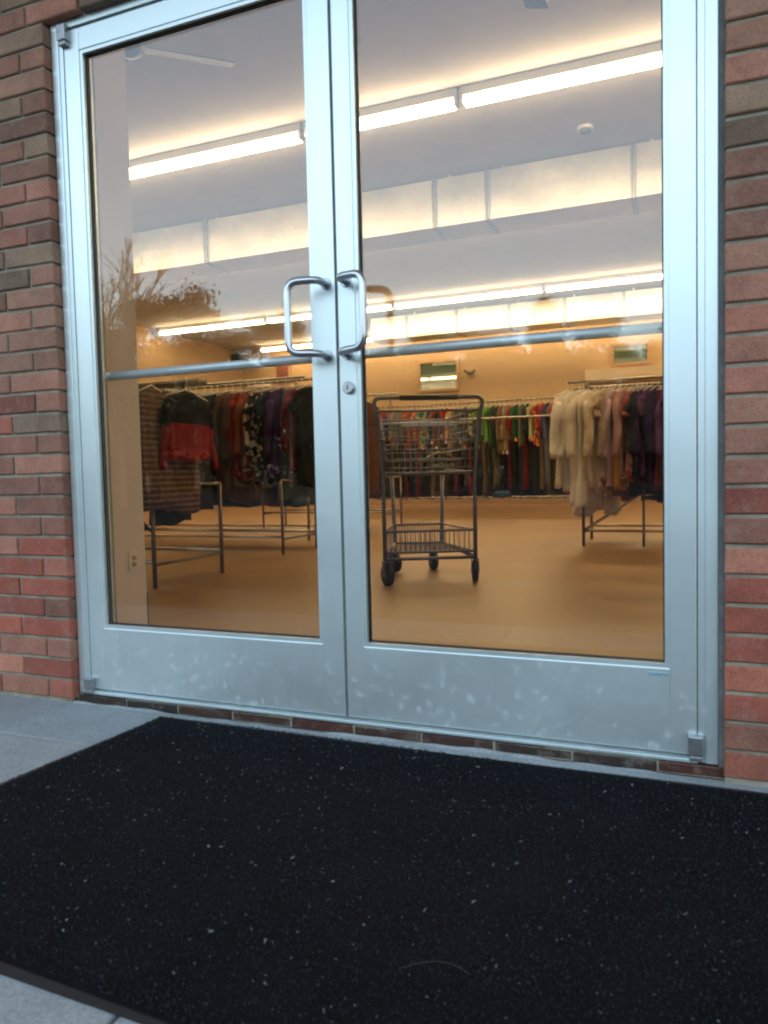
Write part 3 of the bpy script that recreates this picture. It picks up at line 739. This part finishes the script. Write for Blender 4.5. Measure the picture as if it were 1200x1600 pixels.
# right hand rack of white and purple tops
rack(.067, 2.3, 5.39, 1.50, 'steel clothes rack at the right holding white, lilac and purple tops', .335, [5.12, 5.66], True)
W1, W2, W3, CR, LI = (.80, .76, .68), (.84, .80, .72), (.74, .68, .58), (.76, .64, .46), (.52, .38, .48)
NV, PU, PL, MA = (.022, .025, .05), (.06, .03, .12), (.10, .05, .14), (.10, .02, .03)
spec = [('off white blouse', 'blouse', 'wide', .95, [cloth(W1)], None), ('ivory blouse with wide cuffs', 'blouse', 'adult', .98, [cloth(W2)], None),
        ('long ivory shirt', 'blouse', 'wide', 1.10, [cloth(W3)], None), ('white tee', 'tee', 'adult', 1.22, [cloth(W1)], None),
        ('warm white tunic', 'dress', 'adult', 1.14, [cloth(W2)], None), ('pale cream blouse', 'blouse', 'adult', .98, [cloth(CR)], None),
        ('cream knit cardigan', 'sweater', 'adult', .94, [cloth((.6, .52, .40), 'thin stripe', (.56, .48, .36))], 'white', -.95), ('beige tee', 'tee', 'adult', 1.0, [cloth((.42, .30, .2))], None),
        ('taupe blouse', 'blouse', 'adult', .90, [cloth((.36, .26, .22))], None), ('lilac shirt', 'blouse', 'adult', .95, [cloth(LI)], None),
        ('tan skirt top', 'dress', 'slim', .98, [cloth((.45, .24, .08))], 'white', -.83), ('dusty pink shirt', 'blouse', 'adult', .86, [cloth((.40, .22, .24), 'thin stripe', (.43, .26, .26))], None),
        ('rose print blouse', 'tee', 'adult', .9, [cloth((.35, .08, .09), 'blotch', (.5, .25, .22))], None), ('teal black tee', 'tee', 'adult', .85, [cloth((.02, .05, .06), 'blotch', (.4, .15, .2))], None),
        ('navy cardigan', 'sweater', 'adult', .86, [cloth(NV)], None), ('dark purple sweater with green tag', 'sweater', 'adult', .92, [cloth(PU)], 'green', -.53),
        ('purple tee', 'tee', 'adult', .9, [cloth(PL)], None), ('indigo sweater with orange tag', 'sweater', 'adult', .94, [cloth((.035, .025, .09))], 'orange', -.55),
        ('maroon dress', 'dress', 'adult', .98, [cloth(MA)], None), ('violet shirt', 'blouse', 'adult', .9, [cloth((.13, .06, .2))], None), ('dark plum top', 'tee', 'adult', .95, [cloth((.07, .02, .07))], None),
        ('navy shirt', 'blouse', 'adult', .9, [cloth(NV)], None), ('grey violet top', 'tee', 'adult', .92, [cloth((.15, .12, .18))], None)]
hangrow(spec, -.07, .046, 5.16, 1.50, 'on the right hand rack', 'tops on the right hand rack', seed=4, rz=-.30)
spec = [(f'{n_} {k_}', k2, 'adult', L, [cloth(c)], None) for n_, k_, k2, L, c in
        [('ivory', 'long dress', 'dress', 1.2, W3), ('cream', 'skirt', 'dress', 1.18, CR), ('white', 'gown', 'dress', 1.24, W1), ('beige', 'tunic', 'tee', 1.05, (.4, .3, .2)),
         ('red print', 'top', 'tee', 1.1, (.3, .05, .04)), ('black', 'dress', 'dress', 1.05, (.02, .02, .02)), ('olive', 'top', 'tee', 1.1, (.08, .08, .03)), ('plum', 'coat', 'coat', 1.08, (.05, .02, .05)), ('navy', 'coat', 'coat', 1.12, NV),
         ('dark grey', 'skirt', 'dress', 1.1, (.05, .05, .06)), ('brown', 'blouse', 'blouse', .95, (.12, .07, .04))]]
hangrow(spec, .10, .085, 5.68, 1.50, 'behind on the right rack', 'tops on the right hand rack', seed=5, rz=-.3)

# near left rack: end garments seen broadside
rack(-4.3, -2.25, 2.33, 1.36, 'near left clothes rack holding the black and red sweater', .375, [2.33, 2.42], low=.15)
FI = cloth((.3, .2, .1), 'fairisle', (.17, .11, .065)); BK = cloth((.006, .006, .007)); RD = cloth((.20, .006, .010))
o = hang(-2.16, 2.24, 1.36, 'peplum', 'wide', .54, 1, [BK, RD], .03); tag(o, 'black sweater with wide red lower half at the end of the near left rack', 'garment', 'garments on the near left rack')
o = hang(-2.22, 1.96, 1.36, 'coat', 'adult', .84, 2, [FI], .12); tag(o, 'brown fair isle patterned long cardigan behind the black and red sweater', 'garment', 'garments on the near left rack')
o = hang(-2.25, 2.24, 1.36, 'trousers', 'wide', .88, 2, [FI], -.05); tag(o, 'fair isle knit trousers hanging lowest behind the red sweater', 'garment', 'garments on the near left rack')
k = 0
for nm, kd, L, c in (('black jacket', 'coat', .85, (.015, .015, .018)), ('brown fleece', 'sweater', .8, (.12, .06, .03)), ('charcoal coat', 'coat', .95, (.03, .03, .035)), ('dark red jumper', 'sweater', .7, (.2, .02, .02)), ('black vest', 'vest', .8, (.02, .02, .02))):
    o = hang(-2.30-.10*k, 2.46, 1.36, kd, 'wide', L+.02, k % 3, [cloth(c)], .1); tag(o, f'{nm} hidden deep in the near left rack behind the patterned cardigan', 'garment', 'garments on the near left rack'); k += 1
# cloth draped over the near rack foot
dr_ = bmesh.new(); rd = random.Random(2); gg = []
for i in range(9):
    row = []
    for jx in range(9):
        u, v = i/8, jx/8
        x = -2.62+.34*u; y = 1.80+.30*v; z = .62-.26*abs(v-.4)**1.2-.22*u*u+.015*math.sin(9*u+5*v)
        row.append(dr_.verts.new((x, y, z)))
    gg.append(row)
for i in range(8):
    for jx in range(8): f = dr_.faces.new((gg[i][jx], gg[i+1][jx], gg[i+1][jx+1], gg[i][jx+1])); f.smooth = True
bmesh.ops.solidify(dr_, geom=dr_.faces[:], thickness=.012)
me = bpy.data.meshes.new('draped_cloth'); dr_.to_mesh(me); dr_.free(); me.materials.append(cloth((.03, .08, .16)))
o = bpy.data.objects.new('draped_cloth', me); C.objects.link(o); tag(o, 'blue cloth slung low over the near left rack', 'cloth')

# left middle rack: black coats, then prints
rack(-4.9, -2.40, 4.2, 1.60, 'middle left clothes rack full of black coats and floral tops', .33, [4.15, 4.32], low=.14)
DK = [(.007, .007, .008), (.011, .009, .008), (.006, .007, .010), (.016, .012, .010), (.009, .006, .006)]
spec = []
for i, nm in enumerate(['black wool coat', 'charcoal coat', 'black jacket', 'dark green coat', 'black parka', 'black blazer with green tag', 'dark brown coat', 'black raincoat', 'dark olive coat', 'black cardigan', 'chocolate coat', 'deep brown jacket']):
    spec.append((nm, 'coat', 'wide' if i % 3 == 0 else 'adult', 1.05+.08*((i*7) % 3)/2, [cloth((.10, .045, .02) if i >= 10 else DK[i % 5])], 'green' if i == 5 else None, -.30))
spec += [('red shirt with orange tag', 'blouse', 'adult', .92, [cloth((.22, .02, .015))], 'orange', -.36), ('rust knit top', 'sweater', 'adult', .85, [cloth((.25, .07, .03))], None),
         ('black and white floral blouse', 'blouse', 'adult', .8, [cloth((.02, .02, .02), 'blotch', (.6, .54, .44))], None), ('black and cream floral dress', 'dress', 'adult', .98, [cloth((.02, .02, .02), 'floral', (.6, .50, .36))], None),
         ('navy top', 'tee', 'adult', .95, [cloth(NV)], None), ('purple blouse', 'blouse', 'adult', .9, [cloth((.07, .03, .13))], None), ('grey teal dress', 'dress', 'slim', 1.1, [cloth((.10, .15, .16))], None),
         ('maroon cardigan', 'sweater', 'adult', .85, [cloth((.15, .02, .04))], None), ('black top', 'tee', 'adult', 1.0, [cloth(DK[0])], None)]
hangrow(spec, -3.92, .083, 4.22, 1.60, 'on the middle left rack', 'garments on the middle left rack', seed=9, rz=-.3)

# rack behind it on the left
rack(-6.2, -2.86, 5.55, 1.62, 'low barred clothes rack standing behind the middle left one', .30, [5.5], low=.09)
spec = []
JC = [(.02, .03, .06), (.03, .06, .12), (.012, .012, .015), (.05, .09, .15), (.02, .02, .03), (.10, .07, .04)]
for i in range(22):
    nm = ['navy jeans', 'blue jeans', 'black slacks', 'pale blue jeans', 'ink trousers', 'brown cords'][i % 6]
    ad = ['long', 'short', 'narrow', 'wide', 'worn', 'creased'][(i*5+i//6) % 6]
    spec.append((f'{ad} {nm}', 'trousers', 'wide', 1.25 if i % 2 else 1.12, [cloth(JC[i % 6])], None))
hangrow(spec, -5.3, .108, 5.55, 1.62, 'on the far left rack', 'trousers on the low barred left rack', seed=10, rz=-.3)

# brown coats behind the cart
rack(-4.3, -2.55, 7.0, 1.72, 'clothes rack of brown coats seen behind the shopping cart', .30, [6.98], low=.2)
spec = [('dusty rose coat', 'coat', 'adult', 1.1, [cloth((.20, .10, .08))], None), ('brown suede coat', 'coat', 'adult', 1.2, [cloth((.10, .055, .03))], None), ('grey brown coat', 'coat', 'wide', 1.15, [cloth((.11, .08, .06))], None),
        ('dark tweed coat', 'coat', 'wide', 1.1, [cloth((.07, .05, .035))], None), ('mud brown coat', 'coat', 'wide', 1.25, [cloth((.085, .055, .03))], None), ('olive brown coat', 'coat', 'wide', 1.2, [cloth((.08, .065, .03))], None), ('dark brown coat', 'coat', 'wide', 1.3, [cloth((.06, .035, .02))], None), ('chestnut coat', 'coat', 'adult', 1.3, [cloth((.10, .04, .02))], None)]
hangrow(spec, -3.62, .105, 7.0, 1.72, 'on the rack behind the cart', 'coats on the rack behind the cart', seed=12, rz=-.35)

# long back rack, two tiers
rack(-5.6, 1.5, 11.45, 1.97, 'long back clothes rack of bright childrens tops and dark trousers', .30, [11.3, 11.42], low=.22)
plc(MB().tube([(-5.6, 11.38, 1.34), (1.5, 11.38, 1.34)], .0135, 8), 'rail', STEEL, bpy.data.objects['clothes_rack.004'] if 'clothes_rack.004' in bpy.data.objects else None, (-5.6, 11.45, 0))
bright = [('grey shirt', (.18, .18, .17)), ('orange tee', (.6, .12, .03)), ('red orange striped tee', (.55, .06, .02)), ('coral tee', (.6, .15, .08)), ('green tee', (.03, .25, .06)), ('cream shirt', (.55, .45, .3)),
          ('navy tee', (.02, .03, .08)), ('rust top', (.35, .09, .03)), ('black tee', (.015, .015, .015)), ('red tee', (.55, .03, .02)), ('plaid brown shirt', (.2, .12, .06)), ('khaki shirt', (.3, .22, .12)), ('steel blue shirt', (.08, .14, .22)),
          ('grey camouflage tee', (.16, .16, .12)), ('charcoal tee', (.06, .06, .06)), ('grey green camouflage shirt', (.14, .16, .10)), ('lime green tee', (.30, .55, .03)), ('yellow green striped tee', (.45, .5, .05)), ('bright green tee', (.18, .42, .04)),
          ('dark green tee', (.05, .14, .04)), ('pink collared black shirt', (.03, .02, .02)), ('tan jacket', (.26, .16, .08)), ('beige jacket', (.34, .24, .13)), ('bright red sweater', (.6, .02, .01)), ('forest green tee', (.02, .18, .05)), ('grey green vest', (.2, .24, .16)),
          ('black shirt', (.012, .012, .014)), ('striped olive tee', (.2, .22, .05)), ('scarlet print tee', (.55, .03, .02)), ('vermilion hooded top', (.6, .05, .02)), ('dark blue shirt', (.03, .05, .14)), ('salmon tee', (.6, .2, .15)), ('grey top', (.2, .2, .2)), ('ivory top', (.5, .45, .35))]
PAT = {'red orange striped tee': 'stripe', 'plaid brown shirt': 'thin stripe', 'grey camouflage tee': 'blotch', 'grey green camouflage shirt': 'blotch', 'yellow green striped tee': 'stripe', 'striped olive tee': 'thin stripe', 'scarlet print tee': 'blotch', 'green tee': 'blotch'}
P2 = {'grey camouflage tee': (.05, .06, .04), 'grey green camouflage shirt': (.35, .32, .25), 'yellow green striped tee': (.05, .2, .3), 'scarlet print tee': (.7, .3, .1), 'striped olive tee': (.6, .6, .3), 'green tee': (.5, .5, .2)}
spec = []; rs = random.Random(8)
for i in range(48):
    nm, c = bright[(i-10) % len(bright)]
    if i < 10 or i >= 44: nm = ['faded ', 'pale ', 'old '][i % 3]+nm
    base = nm.split(' ', 1)[1] if nm.split(' ')[0] in ('faded', 'pale', 'old') else nm
    kind = 'coat' if 'jacket' in nm else ('sweater' if 'sweater' in nm or 'hooded' in nm else ('vest' if 'vest' in nm else ('blouse' if 'shirt' in nm else 'tee')))
    L = {0: .62, 1: .74, 2: .84}[i % 3] if kind != 'coat' else .95
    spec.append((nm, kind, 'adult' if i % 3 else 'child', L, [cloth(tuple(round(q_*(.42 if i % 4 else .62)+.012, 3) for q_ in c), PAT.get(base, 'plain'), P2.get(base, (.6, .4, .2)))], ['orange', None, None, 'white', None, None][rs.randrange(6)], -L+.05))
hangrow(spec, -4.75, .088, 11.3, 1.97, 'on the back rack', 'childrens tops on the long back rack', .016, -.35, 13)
dark = [('black', (.012, .012, .013)), ('ink', (.02, .022, .035)), ('dark brown', (.05, .03, .02)), ('navy', (.02, .025, .06)), ('tan', (.17, .11, .06)), ('black', (.015, .013, .012)), ('dark red', (.16, .015, .012)), ('charcoal', (.04, .04, .045)), ('plum', (.10, .012, .03)), ('black', (.01, .01, .012)), ('olive', (.09, .08, .04))]
ads = ['trousers', 'leggings', 'jeans', 'slacks', 'cords']
spec = []
for i in range(44):
    nm, c = dark[(i*3) % 11]
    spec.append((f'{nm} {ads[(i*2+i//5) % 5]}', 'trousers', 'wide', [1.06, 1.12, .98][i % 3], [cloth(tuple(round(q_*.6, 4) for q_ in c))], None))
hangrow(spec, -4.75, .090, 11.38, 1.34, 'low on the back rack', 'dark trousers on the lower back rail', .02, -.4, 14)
# cloth bundles; the light blue one stands in for a car reflection
bagm = cloth((.05, .12, .22)); 
for i, (x, y, lb, c) in enumerate([(-2.05, 11.15, 'crumpled light blue bundle standing in for a car reflection under the back rack', (.03, .07, .12)), (.95, 5.75, 'dark green bundle lying under the right hand rack', (.03, .05, .03))]):
    b = bmesh.new(); bmesh.ops.create_icosphere(b, subdivisions=4, radius=.5)
    rr_ = random.Random(i)
    f1 = [rr_.uniform(0, 6) for _ in range(4)]
    for v in b.verts:
        c0 = v.co.copy(); k = 1+.12*math.sin(c0.x*9+f1[0])+.10*math.sin(c0.y*13+c0.z*7+f1[1])+.05*math.sin(c0.x*25+c0.y*19+f1[2])
        v.co = Vector((c0.x*.30*k, c0.y*.26*k, max(-.04, c0.z*.14*k)+.04))
    for f in b.faces: f.smooth = True
    me = bpy.data.meshes.new('cloth_bundle'); b.to_mesh(me); b.free(); me.materials.append(cloth(c))
    o = bpy.data.objects.new('cloth_bundle', me); C.objects.link(o); o.location = (x, y, .24 if i == 0 else 0); tag(o, lb, 'cloth bundle')

# ------------------------------------------------------------------ shopping cart
def cart():
    e = empty('shopping_cart', (-.58, 2.55, 0), R(26)); tag(e, 'tall two tier metal shopping cart with black handle grip on the shop floor', 'shopping cart')
    fr = MB(); r = .0125
    hx, zt = .305, 1.17
    for s in (-1, 1):
        fr.tube(rounded([(s*.27, .02, .13), (s*.272, .01, .66), (s*.295, -.01, 1.02), (s*.325, -.03, zt), (0, -.03, zt)], .05), r, 10)
        fr.tube(rounded([(s*.27, .02, .16), (s*.16, .64, .20), (s*.17, .66, .70)], .04), r, 10)
        fr.tube([(s*.272, .01, .70), (s*.20, .66, .72)], .010, 8)
    fr.tube([(-.16, .64, .20), (.16, .64, .20)], .011, 8); fr.tube([(-.27, .02, .16), (.27, .02, .16)], .011, 8)
    fr.tube([(-.272, .01, .70), (.272, .01, .70)], .011, 8)
    fr.build('frame', CARTM, e)
    g = MB(); g.tube([(-.17, -.03, zt), (.17, -.03, zt)], .0175, 12); g.build('handle_grip', PLASTB, e)
    b = MB(); w = .0040
    # basket: near end y=.0 far end y=.70, bottom z .70, rim 1.08
    def wpt(u, v, z):
        k = (z-.70)/.40; hw = (.262+.03*k)*(1-v)+(.185+.035*k)*v; y = (.0-.02*k)*(1-v)+(.68+.10*k)*v
        return ((u*2-1)*hw, y, z)
    for z in (.735, .79, .85, .91, .97, 1.03):
        b.tube([wpt(0, 0, z), wpt(1, 0, z), wpt(1, 1, z), wpt(0, 1, z), wpt(0, 0, z)], w, 5)
    for k in range(11):
        u = k/10
        b.tube([wpt(u, 0, 1.09), wpt(u, 0, .70), wpt(u, 1, .70), wpt(u, 1, 1.09)], w*.5, 4)
    for k in range(9):
        v = k/8
        b.tube([wpt(0, v, .70), wpt(1, v, .70)], w*.6, 4)
        for u in (0, 1): b.tube([wpt(u, v, .70), wpt(u, v, 1.09)], w*.55, 4)
    b.build('basket_wires', CARTM, e)
    rm_ = MB(); rm_.tube(rounded([wpt(0, 0, 1.09), wpt(0, 1, 1.09), wpt(1, 1, 1.09), wpt(1, 0, 1.09)], .04), .0075, 8); rm_.tube([wpt(0, 0, 1.09), wpt(1, 0, 1.09)], .0075, 8)
    rm_.tube(rounded([wpt(0, 0, .70), wpt(0, 1, .70), wpt(1, 1, .70), wpt(1, 0, .70)], .04), .008, 8); rm_.build('basket_rim', CARTM, e)
    st = MB(); st.tube([(-.26, .0, 1.015), (.26, .0, 1.015)], .006, 8); st.box((-.16, -.012, .995), (.14, .0, 1.013), .002)
    st.build('price_strip', WHITEP, e)
    sf = MB()
    def lp(u, v, z):
        hw = .262*(1-v)+.165*v; return ((u*2-1)*hw, .02+.62*v, z)
    for z, rr in ((.20, .008), (.335, .008)):
        sf.tube([lp(0, 0, z), lp(1, 0, z), lp(1, 1, z), lp(0, 1, z), lp(0, 0, z)], rr, 6)
    for k in range(19): u = k/18; sf.tube([lp(u, 0, .335), lp(u, 0, .20), lp(u, 1, .20), lp(u, 1, .335)], .0028, 4)
    for k in range(9): v = k/8; sf.tube([lp(0, v, .335), lp(0, v, .20), lp(1, v, .20), lp(1, v, .335)], .0028, 4)
    sf.build('lower_basket', CARTM, e)
    fl = MB()   # folded child seat flap leaning in the basket
    fl.tube([(-.05, .25, .76), (.10, .42, .84), (.20, .42, .835)], .005, 6); fl.tube([(-.02, .30, .76), (.12, .46, .845), (.215, .50, .82)], .005, 6)
    fl.box((.06, .30, .745), (.2, .31, .76), .002); fl.build('seat_flap', STEEL, e)
    for (x, y, a) in ((-.26, -.02, 20), (.27, .03, -14), (-.17, .60, 30), (.10, .66, 10)):
        c = empty('caster', (x, y, 0), R(a)); c.parent = e
        wh = MB(); wh.tube([(-.018, 0, .068), (-.015, 0, .068), (.015, 0, .068), (.018, 0, .068)], [.056, .0675, .0675, .056], 24); wh.build('wheel', RUBBER, c)
        hb = MB(); hb.tube([(-.0205, 0, .068), (.0205, 0, .068)], .022, 14); hb.build('hub', CARTM, c)
        fk = MB()
        for s in (-1, 1): fk.prism([(s*.0235-.0015, -.018), (s*.0235+.0015, -.018), (s*.0235+.0015, .022), (s*.0235-.0015, .022)], .055, .145)
        fk.box((-.026, -.02, .145), (.026, .03, .152), .002); fk.tube([(0, .0, .152), (0, 0, .17)], .010, 8); fk.build('fork', CARTM, c)
    e.scale = (1.07, 1, 1)
    return e
cart()

# ------------------------------------------------------------------ trees beyond the lot (they mirror in the door glass)
def crown_mesh(seed, h, w, base, n, style):
    r = random.Random(seed); b = bmesh.new(); cl = []
    for k in range(46):
        t = r.random()
        if style == 'pine': t = t**.8; rad = w*(1-t)**.6*(.35+.65*r.random())
        else: rad = w*math.sqrt(max(.02, 1-(2*t-1)**2))*(.3+.7*r.random())
        a = r.uniform(0, 6.283); cl.append((rad*math.cos(a), rad*math.sin(a), base+(h-base)*t, w*r.uniform(.16, .34)))
    for k in range(n):
        c = r.choice(cl); d = Vector((r.gauss(0, 1), r.gauss(0, 1), r.gauss(0, .7)))*c[3]*.55
        p = Vector(c[:3])+d; s = r.uniform(.05, .15)
        u = Vector((r.gauss(0, 1), r.gauss(0, 1), r.gauss(0, 1))).normalized(); v = u.orthogonal().normalized()
        b.faces.new([b.verts.new(p+u*s), b.verts.new(p+v*s*.6), b.verts.new(p-u*s), b.verts.new(p-v*s*.6)])
    me = bpy.data.meshes.new('crown'); b.to_mesh(me); b.free(); return me, cl
protos = []
for i, (h, w, bs, st, mm) in enumerate([(10.5, 2.6, 1.2, 'round', LEAF2), (12.5, 2.3, 3.5, 'pine', LEAFM), (9.5, 3.2, .5, 'round', LEAFM), (11, 2.9, 2.0, 'round', LEAFM)]):
    me, cl = crown_mesh(30+i, h, w, bs, 20000, st); me.materials.append(mm)
    t = MB(); t.tube([(0, 0, -.3), (.05, 0, 1), (.0, .1, h*.5), (.1, 0, h*.93)], [.24, .19, .13, .03], 9)
    for c in cl[:16]: t.tube([(0, .05, max(1.2, c[2]-1.6)), (c[0]*.6, c[1]*.6, c[2]-.5), (c[0], c[1], c[2])], [.06, .035, .012], 5)
    b = t.b; bmesh.ops.recalc_face_normals(b, faces=b.faces); tm = bpy.data.meshes.new('trunk'); b.to_mesh(tm); b.free(); tm.materials.append(BARK)
    protos.append((me, tm))
look = ['spreading leafy tree', 'tall thin pine', 'dense low evergreen', 'full crowned evergreen']
rt = random.Random(77); tpos = []
for i in range(30):
    x = -52+i*2.25+rt.uniform(-.7, .7); y = -46-8*((i*5) % 4)/4-rt.uniform(0, 2)+max(0, (-20-x)*.18)
    tpos.append((x, y, [2, 0, 3, 2, 1, 0, 2, 3][i % 8], rt.uniform(1.0, 1.2)*(1 if x < -24 else (.96 if x < -12 else .86))))
tpos += [(-26.9, -36.4, 3, 1.1), (-29.6, -35.0, 0, 1.1)]
cnt = {}
for i, (x, y, k, s) in enumerate(tpos):
    e = empty('tree', (x, y, -.3), rt.uniform(0, 6)); e.scale = (s, s, s)
    ords = ['first', 'second', 'third', 'fourth', 'fifth', 'sixth', 'seventh', 'eighth', 'ninth', 'tenth', 'eleventh', 'twelfth']
    cnt[k] = cnt.get(k, -1)+1
    tag(e, f'{look[k]}, {ords[cnt[k]]} of its kind along the row across the lot', 'tree', f'{look[k]}s across the lot')
    for nm, mh in (('crown', protos[k][0]), ('trunk', protos[k][1])):
        o = bpy.data.objects.new(nm, mh); C.objects.link(o); o.parent = e
# dense wood behind the row of trees
b = bmesh.new(); rw = random.Random(90)
for k in range(60000):
    x = rw.uniform(-120, 45); y = -60+rw.uniform(-4, 4)+max(0, (-30-x)*.35)
    top = (10.6 if x < -5 else 9.2)+.7*math.sin(x*.35)+.6*math.sin(x*.9+1)+.4*math.sin(x*2.1)
    z = -.3+top*rw.random()**.8; s_ = rw.uniform(.2, .45)
    u = Vector((rw.gauss(0, 1), rw.gauss(0, .5), rw.gauss(0, 1))).normalized(); v = u.orthogonal().normalized(); p = Vector((x, y, z))
    b.faces.new([b.verts.new(p+u*s_), b.verts.new(p+v*s_*.7), b.verts.new(p-u*s_), b.verts.new(p-v*s_*.7)])
me = bpy.data.meshes.new('woods'); b.to_mesh(me); b.free(); me.materials.append(LEAFM)
o = bpy.data.objects.new('woods', me); C.objects.link(o); tag(o, 'dense dark wood far across the parking lot', 'woods', kind='stuff')

# bare winter tree
bt = MB(); rbt = random.Random(4)
def grow(p, d, L, r, depth):
    q = p+d*L; mid = p+d*L*.5+Vector((rbt.uniform(-1, 1), rbt.uniform(-1, 1), 0))*L*.05
    bt.tube([p, mid, q], [r, r*.85, r*.65], 5 if depth > 2 else 4, False)
    if depth == 0: return
    for k in range(3 if depth > 1 else 4):
        nd = (d+Vector((rbt.gauss(0, .42), rbt.gauss(0, .42), rbt.uniform(-.05, .35)))).normalized(); grow(q if k else mid, nd, L*rbt.uniform(.64, .84), r*.64, depth-1)
grow(Vector((0, 0, 0)), Vector((0, 0, 1)), 2.5, .17, 6)
o = bt.build('bare_tree', BARK); o.location = (-15.3, -16.5, -.3); tag(o, 'leafless tree with fine branches standing alone nearer the shop', 'tree')
